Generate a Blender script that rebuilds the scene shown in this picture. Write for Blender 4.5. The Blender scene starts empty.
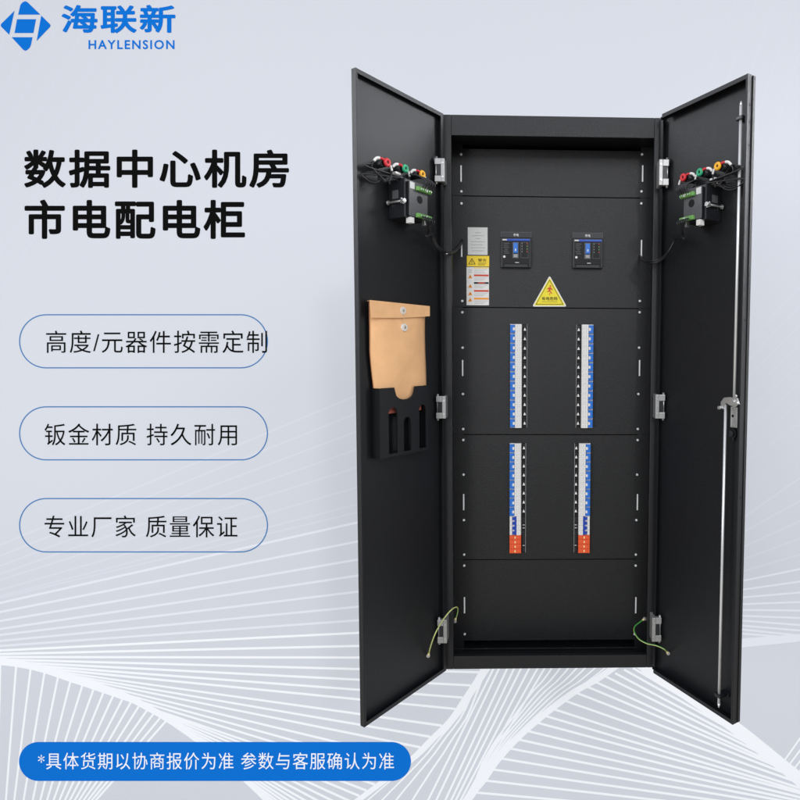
import bpy, bmesh, math, random
from mathutils import Vector, Matrix
random.seed(7)
S = bpy.context.scene
COL = S.collection
sin, cos, PI = math.sin, math.cos, math.pi

# ------------------------------------------------------------------ camera
F, U0, V0 = 588.744, 553.780, 386.832          # focal length and principal point for an 800 px wide frame
CAM = Vector((-0.04515, -2.11915, 1.16945))
PIT, YAW, ROL = 0.05774, -0.0261, 0.00553
_r0 = Vector((cos(YAW), sin(YAW), 0)); _f0 = Vector((-sin(YAW), cos(YAW), 0)); _z = Vector((0, 0, 1))
FWD = cos(PIT) * _f0 - sin(PIT) * _z
_up = sin(PIT) * _f0 + cos(PIT) * _z
RGT = cos(ROL) * _r0 + sin(ROL) * _up
UPV = -sin(ROL) * _r0 + cos(ROL) * _up
cd = bpy.data.cameras.new('camera'); cam = bpy.data.objects.new('camera', cd); COL.objects.link(cam)
M = Matrix((RGT, UPV, -FWD)).transposed().to_4x4(); M.translation = CAM
cam.matrix_world = M
cd.sensor_width = 36; cd.lens = F / 800 * 36
cd.shift_x = (400 - U0) / 800; cd.shift_y = -(400 - V0) / 800
cd.clip_start = 0.05; cd.clip_end = 100
S.camera = cam
S.render.resolution_x = S.render.resolution_y = 1024

def ray(px, py): return (FWD + RGT * ((px - U0) / F) - UPV * ((py - V0) / F))
def at(px, py, Y):
    """the point on the upright plane y = Y that a measured photo point belongs to"""
    d = ray(px, py); return CAM + d * ((Y - CAM.y) / d.y)

# ------------------------------------------------------------------ materials
def mat(name, col, rough=0.5, metal=0.0, spec=0.5, bump=0, bscale=400, vary=0.0, vscale=3.0, coat=0, trans=0):
    m = bpy.data.materials.new(name); m.use_nodes = True
    nt = m.node_tree; b = nt.nodes['Principled BSDF']
    b.inputs['Base Color'].default_value = (*col, 1); b.inputs['Roughness'].default_value = rough
    b.inputs['Metallic'].default_value = metal; b.inputs['Specular IOR Level'].default_value = spec
    if coat: b.inputs['Coat Weight'].default_value = coat
    if trans: b.inputs['Transmission Weight'].default_value = trans
    tc = nt.nodes.new('ShaderNodeTexCoord')
    if vary:
        n = nt.nodes.new('ShaderNodeTexNoise'); n.inputs['Scale'].default_value = vscale; n.inputs['Detail'].default_value = 6
        r = nt.nodes.new('ShaderNodeMapRange'); r.inputs['To Min'].default_value = 1 - vary; r.inputs['To Max'].default_value = 1 + vary
        x = nt.nodes.new('ShaderNodeVectorMath'); x.operation = 'SCALE'; x.inputs[0].default_value = col
        nt.links.new(tc.outputs['Object'], n.inputs['Vector']); nt.links.new(n.outputs['Fac'], r.inputs['Value'])
        nt.links.new(r.outputs['Result'], x.inputs['Scale']); nt.links.new(x.outputs['Vector'], b.inputs['Base Color'])
        r2 = nt.nodes.new('ShaderNodeMapRange'); r2.inputs['To Min'].default_value = rough - vary * .25; r2.inputs['To Max'].default_value = rough + vary * .25
        nt.links.new(n.outputs['Fac'], r2.inputs['Value']); nt.links.new(r2.outputs['Result'], b.inputs['Roughness'])
    if bump:
        n = nt.nodes.new('ShaderNodeTexNoise'); n.inputs['Scale'].default_value = bscale; n.inputs['Detail'].default_value = 3
        bp = nt.nodes.new('ShaderNodeBump'); bp.inputs['Strength'].default_value = bump; bp.inputs['Distance'].default_value = 0.0016
        nt.links.new(tc.outputs['Object'], n.inputs['Vector']); nt.links.new(n.outputs['Fac'], bp.inputs['Height'])
        nt.links.new(bp.outputs['Normal'], b.inputs['Normal'])
    return m

BLACK = mat('black_powder_coat', (.0070, .0078, .0095), .39, 0, .42, bump=.6, bscale=500, vary=.45, vscale=420)
PANELM = mat('charcoal_powder_coat', (.0075, .0080, .0088), .40, 0, .42, bump=.6, bscale=500, vary=.45, vscale=420)
DARK = mat('dark_plastic', (.010, .011, .014), .4, 0, .5, vary=.15, vscale=80)
DARKER = mat('black_slot', (.004, .004, .005), .6, 0, .3, vary=.2, vscale=60)
STEEL = mat('zinc_steel', (.62, .63, .62), .34, .9, .5, vary=.12, vscale=60)
CHROME = mat('brushed_alloy', (.40, .40, .395), .42, .6, .5, vary=.10, vscale=90)
SCREW = mat('bright_zinc', (.82, .83, .84), .35, .15, .5, vary=.05, vscale=90)
ROD = mat('plated_rod', (.80, .81, .82), .35, .55, .5, vary=.06, vscale=40)
WHITE = mat('white_plastic', (.74, .73, .71), .4, 0, .5, vary=.05, vscale=70)
LABEL = mat('pale_label', (.62, .63, .61), .5, 0, .4, vary=.04, vscale=60)
DIMP = mat('dim_print', (.11, .115, .12), .6, 0, .3, vary=.1)
GREYP = mat('grey_print', (.33, .34, .35), .6, 0, .3, vary=.05)
BLUE = mat('blue_toggle', (.018, .16, .60), .35, 0, .5, vary=.08, vscale=60)
DBLUE = mat('deep_blue_toggle', (.010, .055, .42), .35, 0, .5, vary=.08, vscale=60)
ORANGE = mat('orange_plastic', (.78, .10, .025), .4, 0, .5, vary=.06, vscale=60)
CREAM = mat('cream_mark', (.85, .70, .35), .5, 0, .4, vary=.04)
YELLOW = mat('yellow_vinyl', (.86, .62, .012), .4, 0, .5, vary=.05, vscale=40)
BRIGHTY = mat('bright_yellow_vinyl', (.80, .68, .02), .4, 0, .5, vary=.05, vscale=40)
INK = mat('black_ink', (.008, .008, .009), .55, 0, .3, vary=.1)
RED = mat('red_plastic', (.62, .02, .03), .4, 0, .5, vary=.08, vscale=60)
REDINK = mat('red_ink', (.58, .06, .02), .5, 0, .4, vary=.06)
ORINK = mat('orange_ink', (.82, .30, .02), .5, 0, .4, vary=.06)
GREEN = mat('green_plastic', (.02, .36, .17), .4, 0, .5, vary=.08, vscale=60)
LGREEN = mat('pale_green_terminal', (.15, .36, .09), .45, 0, .5, vary=.1, vscale=90)
AMBER = mat('amber_plastic', (.85, .42, .01), .4, 0, .5, vary=.08, vscale=60)
GREYC = mat('grey_cover', (.085, .088, .092), .3, 0, .5, vary=.15, vscale=60)
KRAFT = mat('kraft_paper', (.86, .50, .25), .8, 0, .2, bump=.7, bscale=38, vary=.12, vscale=26)
KRAFTE = mat('kraft_edge', (.60, .27, .13), .75, 0, .25, vary=.1, vscale=40)
PINK = mat('pink_card', (.60, .17, .13), .7, 0, .25, vary=.1, vscale=40)
STRING = mat('cotton_string', (.62, .5, .33), .8, 0, .2, vary=.1, vscale=60)
CABLE = mat('black_cable', (.012, .012, .014), .35, 0, .5, vary=.15, vscale=50)
EARTH = mat('earth_wire', (.50, .54, .20), .45, 0, .5, vary=.2, vscale=30)
EGREEN = mat('earth_wire_green', (.05, .30, .05), .4, 0, .5, vary=.1, vscale=30)
WALLM = mat('backdrop_paint', (.658, .680, .728), .9, 0, .15, vary=.008, vscale=1.2)
LINE1 = mat('print_white', (.93, .945, .965), .9, 0, .1, vary=.006)
LINE2 = mat('print_soft_white', (.79, .81, .86), .9, 0, .1, vary=.006)
LINE3 = mat('print_faint_white', (.690, .716, .775), .9, 0, .1, vary=.006)
LINE4 = mat('print_trace_white', (.668, .695, .755), .9, 0, .1, vary=.006)
PRINTK = mat('print_black', (.004, .004, .004), .9, 0, .05, vary=.05)
PRINTB = mat('print_blue', (.001, .165, .64), .85, 0, .1, vary=.02)
PRINTL = mat('print_line_blue', (.05, .20, .46), .85, 0, .1, vary=.02)
PRINTW = mat('print_lettering_white', (.93, .95, .98), .9, 0, .1, vary=.01)

# ------------------------------------------------------------------ mesh builder
class MB:
    def __init__(s): s.bm = bmesh.new(); s.mats = []
    def mi(s, m):
        if m not in s.mats: s.mats.append(m)
        return s.mats.index(m)
    def box(s, m, x0, x1, y0, y1, z0, z1, bev=0.0):
        r = bmesh.ops.create_cube(s.bm, size=1)
        vs = r['verts']
        for v in vs:
            v.co = Vector(((x0 + x1) / 2 + v.co.x * (x1 - x0), (y0 + y1) / 2 + v.co.y * (y1 - y0), (z0 + z1) / 2 + v.co.z * (z1 - z0)))
        fs = set(f for v in vs for f in v.link_faces); i = s.mi(m)
        for f in fs: f.material_index = i
        if bev:
            es = list(set(e for f in fs for e in f.edges))
            rr = bmesh.ops.bevel(s.bm, geom=es, offset=bev, segments=2, profile=.6, affect='EDGES')
            for f in rr['faces']: f.material_index = i
        return s
    def prism(s, m, pts, a, b, bev=0):
        """outline pts (x,z) extruded from y=a to y=b"""
        i = s.mi(m)
        A = [s.bm.verts.new((p[0], a, p[1])) for p in pts]; B = [s.bm.verts.new((p[0], b, p[1])) for p in pts]
        fs = [s.bm.faces.new(A), s.bm.faces.new(B[::-1])]
        n = len(pts)
        for k in range(n): fs.append(s.bm.faces.new((A[k], B[k], B[(k + 1) % n], A[(k + 1) % n])))
        for f in fs: f.material_index = i
        if bev:
            es = list(set(fs[0].edges) | set(fs[1].edges))
            rr = bmesh.ops.bevel(s.bm, geom=es, offset=bev, segments=2, profile=.6, affect='EDGES')
            for f in rr['faces']: f.material_index = i
        return s
    def cyl(s, m, p0, p1, r, n=20, r2=None):
        p0, p1 = Vector(p0), Vector(p1); d = (p1 - p0); L = d.length
        q = d.to_track_quat('Z', 'Y').to_matrix().to_4x4(); q.translation = (p0 + p1) / 2
        rr = bmesh.ops.create_cone(s.bm, cap_ends=True, segments=n, radius1=r, radius2=r if r2 is None else r2, depth=L, matrix=q)
        i = s.mi(m)
        for f in set(f for v in rr['verts'] for f in v.link_faces):
            f.material_index = i
            f.smooth = len(f.verts) == 4
        return s
    def ring(s, m, c, axis, R, r, n=22, k=8):
        q = Vector(axis).to_track_quat('Z', 'Y').to_matrix(); c = Vector(c); i = s.mi(m); V = []
        for a in range(n):
            t = 2 * PI * a / n
            V.append([s.bm.verts.new(c + q @ Vector(((R + r * cos(2 * PI * b / k)) * cos(t), (R + r * cos(2 * PI * b / k)) * sin(t), r * sin(2 * PI * b / k)))) for b in range(k)])
        for a in range(n):
            for b in range(k):
                f = s.bm.faces.new((V[a][b], V[(a + 1) % n][b], V[(a + 1) % n][(b + 1) % k], V[a][(b + 1) % k])); f.material_index = i; f.smooth = True
        return s
    def tube(s, m, pts, r, n=10, sub=8, m2=None):
        P = [Vector(p) for p in pts]; Q = []
        E = [2 * P[0] - P[1]] + P + [2 * P[-1] - P[-2]]
        for k in range(1, len(E) - 2):
            for j in range(sub):
                t = j / sub; a, b, c, d = E[k - 1:k + 3]
                Q.append(.5 * (2 * b + (c - a) * t + (2 * a - 5 * b + 4 * c - d) * t * t + (3 * b - a - 3 * c + d) * t ** 3))
        Q.append(P[-1]); i = s.mi(m); i2 = s.mi(m2) if m2 else i
        rings = []; nv = None
        for k, q in enumerate(Q):
            T = (Q[min(k + 1, len(Q) - 1)] - Q[max(k - 1, 0)]).normalized()
            if nv is None: nv = T.orthogonal().normalized()
            nv = (nv - T * nv.dot(T)).normalized(); bv = T.cross(nv)
            rings.append([s.bm.verts.new(q + nv * r * cos(2 * PI * a / n) + bv * r * sin(2 * PI * a / n)) for a in range(n)])
        for k in range(len(rings) - 1):
            for a in range(n):
                f = s.bm.faces.new((rings[k][a], rings[k][(a + 1) % n], rings[k + 1][(a + 1) % n], rings[k + 1][a])); f.smooth = True
                f.material_index = i2 if (m2 and a % n < n * .35) else i
        for e in (rings[0], rings[-1]):
            f = s.bm.faces.new(e); f.material_index = i
        return s
    def sheet(s, m, pts):
        """a flat polygon given in 3D"""
        f = s.bm.faces.new([s.bm.verts.new(p) for p in pts]); f.material_index = s.mi(m); return s
    def faces(s, m, verts, polys):
        V = [s.bm.verts.new(v) for v in verts]; i = s.mi(m)
        for p in polys:
            try: f = s.bm.faces.new([V[k] for k in p]); f.material_index = i
            except ValueError: pass
        return s
    def build(s, name, parent=None, flat=False, matrix=None):
        if not flat: bmesh.ops.recalc_face_normals(s.bm, faces=s.bm.faces[:])
        me = bpy.data.meshes.new(name); s.bm.to_mesh(me); s.bm.free()
        for m in s.mats: me.materials.append(m)
        o = bpy.data.objects.new(name, me); COL.objects.link(o)
        if parent: o.parent = parent
        if matrix is not None: o.matrix_local = matrix
        return o

def recenter(o):
    """move a mesh's origin to the middle of its own geometry"""
    vs = [v.co for v in o.data.vertices]
    c = Vector([(min(v[k] for v in vs) + max(v[k] for v in vs)) / 2 for k in range(3)])
    o.data.transform(Matrix.Translation(-c)); o.location = o.location + c
    return o

# ------------------------------------------------------------------ lettering
def letters(text, weight=0.0, shear=0.0, track=1.0):
    cu = bpy.data.curves.new('lettering', 'FONT'); cu.body = text; cu.size = 1; cu.offset = weight; cu.shear = shear; cu.space_character = track
    cu.resolution_u = 4; cu.fill_mode = 'FRONT'
    ob = bpy.data.objects.new('lettering', cu); COL.objects.link(ob)
    bpy.context.view_layer.update()
    me = bpy.data.meshes.new_from_object(ob.evaluated_get(bpy.context.evaluated_depsgraph_get()))
    V = [v.co.copy() for v in me.vertices]; Pn = [tuple(p.vertices) for p in me.polygons]
    COL.objects.unlink(ob); bpy.data.objects.remove(ob); bpy.data.curves.remove(cu); bpy.data.meshes.remove(me)
    return V, Pn
def letter_box(text, x0, y0, x1, y1, to3d, weight=0.0, shear=0.0, track=1.0):
    """lettering stretched into the box (x0,y0)-(x1,y1), y1 being the lower edge; weight (in em) makes the strokes heavier"""
    V, Pn = letters(text, 0, shear, track)
    if not V: return [], []
    ax, bx = min(v.x for v in V), max(v.x for v in V); ay, by = min(v.y for v in V), max(v.y for v in V)
    wt = max(0, weight); em = abs(y1 - y0) / (by - ay); sg = 1 if x1 > x0 else -1; sy = 1 if y1 > y0 else -1
    m = wt * em; x0 += sg * m; x1 -= sg * m; y0 += sy * m; y1 -= sy * m
    offs = [(0, 0)] + ([(m * cos(2 * PI * k / 12), m * sin(2 * PI * k / 12)) for k in range(12)] if wt > 0 else [])
    if wt > .022: offs += [(m * .5 * cos(2 * PI * k / 8), m * .5 * sin(2 * PI * k / 8)) for k in range(8)]
    VV, PP = [], []
    for q, (ox, oy) in enumerate(offs):
        n = len(VV)
        for v in V:
            p = Vector(to3d(x0 + (v.x - ax) / (bx - ax) * (x1 - x0) + ox, y1 + (v.y - ay) / (by - ay) * (y0 - y1) + oy)); p.y -= q * .000004; VV.append(p)
        PP += [tuple(n + a for a in f) for f in Pn]
    return VV, PP

# ================================================================== BACKDROP
YB = 1.30
wb = MB()
c00, c10, c11, c01 = (-6, YB, -3.4), (5, YB, -3.4), (5, YB, 5.2), (-6, YB, 5.2)
wb.box(WALLM, -6, 5, YB, YB + .06, -3.4, 5.2)
backdrop = wb.build('backdrop'); backdrop['kind'] = 'structure'
backdrop['label'] = 'pale blue grey printed backdrop panel behind the cabinet'

LAY = [0]
def on_wall(px, py, k=None):
    if k is None: k = 0
    return at(px, py, YB - .00006 - k)
def strip(mb, m, a, b, w, w2=None):
    w2 = w if w2 is None else w2
    LAY[0] += 1; k = LAY[0] * .0000022
    dx, dy = b[0] - a[0], b[1] - a[1]; L = math.hypot(dx, dy)
    if L < 1: return
    nx, ny = -dy / L / 2, dx / L / 2
    mb.sheet(m, [on_wall(a[0] + nx * w, a[1] + ny * w, k), on_wall(b[0] + nx * w2, b[1] + ny * w2, k),
                 on_wall(b[0] - nx * w2, b[1] - ny * w2, k), on_wall(a[0] - nx * w, a[1] - ny * w, k)])
def band(mb, m, up, lo):
    LAY[0] += 1; k = LAY[0] * .0000022
    for i in range(len(up) - 1):
        mb.sheet(m, [on_wall(*up[i], k), on_wall(*up[i + 1], k), on_wall(*lo[i + 1], k), on_wall(*lo[i], k)])
def interp(P, x):
    for i in range(len(P) - 1):
        if P[i][0] <= x <= P[i + 1][0] or i == len(P) - 2:
            t = (x - P[i][0]) / (P[i + 1][0] - P[i][0]); return P[i][1] + t * (P[i + 1][1] - P[i][1])
def cr(P, n=10):
    E = [(2 * P[0][0] - P[1][0], 2 * P[0][1] - P[1][1])] + list(P) + [(2 * P[-1][0] - P[-2][0], 2 * P[-1][1] - P[-2][1])]; Q = []
    for k in range(1, len(E) - 2):
        for j in range(n):
            t = j / n; o = []
            for d in (0, 1):
                a, b, c, e = (E[k + q][d] for q in (-1, 0, 1, 2))
                o.append(.5 * (2 * b + (c - a) * t + (2 * a - 5 * b + 4 * c - e) * t * t + (3 * b - a - 3 * c + e) * t ** 3))
            Q.append(tuple(o))
    Q.append(tuple(P[-1])); return Q
def hit(a, b, poly):
    """where the line a->b first meets a polyline, else b"""
    best = None
    for i in range(len(poly) - 1):
        p, q = poly[i], poly[i + 1]
        d = (b[0] - a[0]) * (q[1] - p[1]) - (b[1] - a[1]) * (q[0] - p[0])
        if abs(d) < 1e-9: continue
        t = ((p[0] - a[0]) * (q[1] - p[1]) - (p[1] - a[1]) * (q[0] - p[0])) / d
        u = ((p[0] - a[0]) * (b[1] - a[1]) - (p[1] - a[1]) * (b[0] - a[0])) / d
        if 0 <= u <= 1 and t > .05 and (best is None or t < best): best = t
    return b if best is None or best > 1 else (a[0] + best * (b[0] - a[0]), a[1] + best * (b[1] - a[1]))

pat = MB()
E1 = cr([(-20, 662), (0, 664.5), (16, 667), (32, 670), (50, 675), (70, 682), (90, 688), (110, 694), (130, 702), (150, 712.5), (165, 721), (180, 731), (194, 741), (220, 761), (242, 780), (265, 802), (300, 840)])
E2 = cr([(520, 610), (497, 645), (480, 671), (461, 700), (448, 719), (428, 739), (410, 757), (378, 782), (354, 800), (300, 842)])
E3 = cr([(660, 640), (630, 660), (600, 681), (577, 694), (545, 718), (520, 740), (500, 762), (486, 782), (470, 802), (440, 850)])
E4 = cr([(600, 628), (657, 667), (700, 696), (742, 725), (783, 758), (803, 774), (840, 806), (880, 846)])
for k in range(7): strip(pat, LINE4, (-10, 90 + 36 * k), (16 + 30 * k, -10), 1.3)
for k in range(8): strip(pat, LINE4, (735, 470 - 16 * k), (810, 415 - 20 * k), 1.5)
for k in range(5): strip(pat, LINE4, (690 + 22 * k, 120), (740 + 20 * k, -10), 1.3)
# the broad fan that runs from the left edge to the middle
fan = [(596, 505, LINE3), (590, 488, LINE3), (580, 468, LINE3), (574, 450, LINE3), (566, 432, LINE3), (556, 414, LINE3), (545, 396, LINE3), (598, 513, LINE3),
       (603, 523, LINE2), (612, 542, LINE2), (621, 560, LINE2), (629, 576, LINE2), (635, 592, LINE2), (641, 607, LINE2), (646, 620.5, LINE2),
       (650.5, 633, LINE1), (654, 646, LINE1), (657, 657.5, LINE1), (659.5, 669, LINE1), (661.5, 679.5, LINE1), (663, 689.5, LINE1), (664, 699, LINE1)]
for yl, yr, m in fan:
    far = (560, yr + (yr - yl) / 355 * 205); a = (0, yl)
    a = (-60, yl - (yr - yl) / 355 * 60)
    b = hit(a, far, E2) if m is not LINE3 else (500, yr + (yr - yl) / 355 * 145)
    strip(pat, m, a, b, 2.3 if m is not LINE3 else 1.8)
want = 708.5; step = 9.7
for i in range(len(E1) - 1):
    p, q = E1[i], E1[i + 1]
    if p[0] < 0: continue
    for j in range(12):
        t = j / 12; x = p[0] + t * (q[0] - p[0]); y = p[1] + t * (q[1] - p[1]); sl = (q[1] - p[1]) / (q[0] - p[0])
        if y + sl * (355 - x) >= want:
            want = y + sl * (355 - x) + step; step = max(4.6, step * .968)
            a = (x - 26, y - sl * 26 - 1); far = (600, y - 1 + sl * (600 - x)); strip(pat, LINE1, a, hit(a, far, E2), 1.7, 2.5)
band(pat, LINE1, [(x + 1, y - 7 + .6 * min(0, 0)) for x, y in E1], E1)
# spokes below it
tops = [(16, 668), (30.5, 670), (44.4, 673.5), (58, 677), (70.5, 681), (82.5, 685), (94, 688), (104, 691), (113.5, 695), (122.5, 699), (131, 702), (139, 706), (146.5, 711), (153, 714.5), (160, 718), (166, 721)]
bots = [6, 14.4, 23.8, 33, 40.6, 47.4, 54, 60, 65.5, 70.5, 75.5, 80, 84.5, 89, 93, 97]
strip(pat, LINE1, (0.5, 662), (-3, 812), 1.8)
for (x, y), b in zip(tops, bots):
    dx, dy = b - x, 799 - y; strip(pat, LINE1, (x - dx * .03, y - dy * .03), (x + dx * 1.3, y + dy * 1.3), 2.1)
# the sheaf under the cabinet
def x_on(P, y):
    for k in range(len(P) - 1):
        a, c = P[k], P[k + 1]
        if min(a[1], c[1]) <= y <= max(a[1], c[1]) and a[1] != c[1]: return a[0] + (y - a[1]) / (c[1] - a[1]) * (c[0] - a[0])
    return P[-1][0]
for gt, gb in [(.003, .12), (.006, .24), (.012, .36), (.035, .50), (.09, .63), (.13, .70), (.19, .775), (.24, .825), (.29, .865), (.35, .905), (.41, .935), (.46, .955), (.52, .972), (.58, .985), (.64, .992), (.70, .996), (.76, .998), (.83, .999), (.90, .999)]:
    LAY[0] += 1; kk = LAY[0] * .0000022; prev = None
    for q in range(19):
        y = 646 + q * 9; sfr = (y - 670) / 130; sfr = max(-.05, sfr) if gb < .6 or gt >= .5 else sfr; g = min(.999, gt + (gb - gt) * (abs(sfr) ** 1.15 if sfr > 0 else sfr))
        xa, xb = x_on(E2, y), x_on(E3, y); cur = (xa + g * (xb - xa), y)
        if gb >= .6 and gt < .5: cur = (480.5 + gt * 137 + sfr * (353.5 + gb * 118.5 - 480.5 - gt * 137), y)
        if prev: pat.sheet(LINE1, [on_wall(prev[0] - 1.15, prev[1], kk), on_wall(prev[0] + 1.15, prev[1], kk), on_wall(cur[0] + 1.15, cur[1], kk), on_wall(cur[0] - 1.15, cur[1], kk)])
        prev = cur
band(pat, LINE1, [(x + 9, y) for x, y in E2], E2)
band(pat, LINE1, [(x - 7, y - 3) for x, y in E3], E3)
# the lower right fan
for sx, sy, sl in [(642, 672, .60), (634, 668.5, .585), (625, 670, .56), (616, 673.5, .53), (607, 677, .495), (597, 682.5, .455), (588, 687, .42), (578, 693.5, .385), (567, 701.5, .35), (556, 710, .32), (547, 716.5, .295), (538, 723, .268), (529, 731.5, .243), (520, 740, .218), (512, 749, .192), (503, 759, .165), (495, 770, .138), (487, 781, .113), (478, 793, .088), (469, 804, .06)]:
    a = (sx - 1, sy - .4); far = (900, sy + sl * (900 - sx)); q_ = hit(a, far, E4); strip(pat, LINE1, a, (q_[0] - 5, q_[1] - 5 * sl), 2.3, 2.5)
band(pat, LINE1, E4, [(x - 14, y + 5) for x, y in E4])
# right edge fan and the corner piece
for yl, yr in [(515, 478, ), (530, 501), (545, 521), (558, 538.5), (570, 554.5), (580, 569), (589, 581.5), (597, 592.5), (604, 602), (610, 610.5), (616, 618), (621, 625), (626, 630.5), (630, 635.5), (634, 638)]:
    d = (yr - yl) / 53; strip(pat, LINE3 if yl < 575 else LINE2, (660, yl - d * 87), (860, yr + d * 60), 2.0)
band(pat, LINE2, [(690, 645), (747, 638), (800, 634), (850, 631)], [(690, 654.5), (747, 647), (800, 641.5), (850, 637.5)])
for a, b in [((784, 761), (806, 730)), ((789, 765), (806, 742.5)), ((794, 769), (806, 753)), ((799, 772), (808, 760))]: strip(pat, LINE1, a, b, 1.8)
pat.build('line_pattern', backdrop, flat=True)['label'] = 'fans of thin white lines curving across the lower part'

KP = .0007
def onp(px, py): return on_wall(px, py, KP)
def print_text(name, items, label):
    mb = MB()
    for text, box, m, wgt, sh in items:
        V, Pn = letter_box(text, box[0], box[1], box[2], box[3], onp if m is not PRINTW else (lambda x, y: on_wall(x, y, KP + .0003)), wgt, 0, sh); mb.faces(m, V, Pn)
    o = recenter(mb.build(name, backdrop, flat=True)); o['label'] = label; return o
def stadium(x0, y0, x1, y1, n=24):
    r = (y1 - y0) / 2; P = []
    for k in range(n + 1): t = PI / 2 + PI * k / n; P.append((x0 + r + r * cos(t), (y0 + y1) / 2 - r * sin(t)))
    for k in range(n + 1): t = -PI / 2 + PI * k / n; P.append((x1 - r + r * cos(t), (y0 + y1) / 2 - r * sin(t)))
    return P

print_text('heading', [('数据中心机房', (24, 149.5, 289, 188), PRINTK, .025, 1.12), ('市电配电柜', (24.5, 199.5, 245, 239), PRINTK, .025, 1.12)], 'bold black two line heading')
for (y0, y1), txt, (tx0, ty0, tx1, ty1) in [((314.2, 368.4), '高度/元器件按需定制', (46, 330.5, 267, 353)), ((406.3, 460.4), '钣金材质 持久耐用', (44.5, 423.5, 237, 445.5)), ((498, 552.5), '专业厂家 质量保证', (44.5, 515.5, 237.5, 537.5))]:
    mb = MB(); o_ = stadium(19, y0, 268, y1); i_ = stadium(20.1, y0 + 1.1, 266.9, y1 - 1.1); n = len(o_)
    mb.faces(PRINTL, [onp(*p) for p in o_] + [onp(*p) for p in i_], [(k, (k + 1) % n, n + (k + 1) % n, n + k) for k in range(n)])
    ol = recenter(mb.build('slogan_outline', backdrop, flat=True)); ol['label'] = 'thin blue rounded outline round a slogan'
    mb = MB(); V, Pn = letter_box(txt, tx0, ty0, tx1, ty1, lambda x, y: on_wall(x, y, KP + .0002), 0, 0, 1.1); mb.faces(PRINTK, V, Pn)
    t_ = mb.build('slogan', ol, flat=True); t_.location = -ol.location
mb = MB(); mb.sheet(PRINTB, [onp(*p) for p in stadium(19, 742, 411, 781)])
ban = recenter(mb.build('notice_banner', backdrop, flat=True)); ban['label'] = 'solid blue rounded notice bar at the bottom'
mb = MB(); V, Pn = letter_box('*具体货期以协商报价为准 参数与客服确认为准', 38, 752.5, 394, 769.5, lambda x, y: on_wall(x, y, KP + .0003), 0, 0, 1.1); mb.faces(PRINTW, V, Pn)
t_ = mb.build('notice_text', ban, flat=True); t_.location = -ban.location
# emblem: a blue diamond with a slanting frame left open in it
mb = MB()
for P in ([(20.3, 5.2), (21.6, 3.2), (23.4, 1.8), (25.3, 1.2), (27.3, 2.0), (40.4, 14.6), (18.1, 14.6)],
          [(14.5, 10.7), (1.1, 23.9), (.6, 25.2), (1.1, 26.6), (9.2, 34.7)],
          [(41.2, 15.5), (50.0, 24.2), (50.6, 25.6), (50.0, 27.0), (36.6, 41)],
          [(11.6, 37.2), (32.5, 37.2), (30.9, 45), (29.8, 47.6), (27.2, 50.0), (25.1, 50.8), (23, 49.6)],
          [(17, 19.2), (36, 19.2), (33.4, 33), (14.5, 33)]):
    mb.sheet(PRINTB, [onp(*p) for p in P])
em = recenter(mb.build('emblem', backdrop, flat=True)); em['label'] = 'blue diamond emblem cut by a pale slanting frame'
print_text('company_name', [('海联新', (61.5, 4.8, 175.5, 33.2), PRINTB, .028, 1.1), ('HAYLENSION', (88.5, 40.0, 174.5, 49.2), PRINTB, .020, 1.22)], 'blue company name beside the emblem')

# ================================================================== CABINET
W, H, D = 0.77918, 2.0, 0.30
hl, hr, ht, hb = .0355, .0285, .0707, .0489
YP = .12                                       # front face of the cover panels
cab = bpy.data.objects.new('distribution_cabinet', None); COL.objects.link(cab); cab.empty_display_size = .2
cab['label'] = 'tall black steel power distribution cabinet standing with both doors wide open'
cab['category'] = 'electrical cabinet'
x0, x1 = -W / 2, W / 2
b = MB()
# front frame: two stiles and two rails butted, each with an inward return
b.box(BLACK, x0, x0 + hl, 0, .022, 0, H, .0035)
b.box(BLACK, x1 - hr, x1, 0, .022, 0, H, .0035)
b.box(BLACK, x0 + hl, x1 - hr, .0008, .022, H - ht, H - .0005, .0012)
b.box(BLACK, x0 + hl, x1 - hr, .0008, .022, .0005, hb, .0012)
# shell
b.box(BLACK, x0 + .001, x0 + .003, .022, D, .002, H - .002)
b.box(BLACK, x1 - .003, x1 - .001, .022, D, .002, H - .002)
b.box(BLACK, x0 + .003, x1 - .003, .022, D, .012, .0145)
b.box(BLACK, x0 + .003, x1 - .003, .022, D, H - .062, H - .0025)
b.box(BLACK, x0 + .003, x1 - .003, D - .003, D, .0145, H - .062)
enc = b.build('enclosure', cab)
b = MB(); b.box(BLACK, -.16, .16, D, D + .012, .9, 1.7); b.box(BLACK, -.05, .05, D + .012, YB - .012, 1.05, 1.15, .004); b.box(BLACK, -.05, .05, D + .012, YB - .012, 1.45, 1.55, .004)
b.box(BLACK, -.16, .16, YB - .012, YB - .001 - .012 + .011, .9, 1.7)
b.build('wall_bracket', cab)
# mounting rails behind the cover panels
for xa, xb in ((x0 + .006, x0 + .058), (x1 - .054, x1 - .006)):
    b = MB(); b.box(BLACK, xa, xb, YP + .0022, YP + .03, .0145, H - .062); b.build('mounting_rail', cab)
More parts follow.
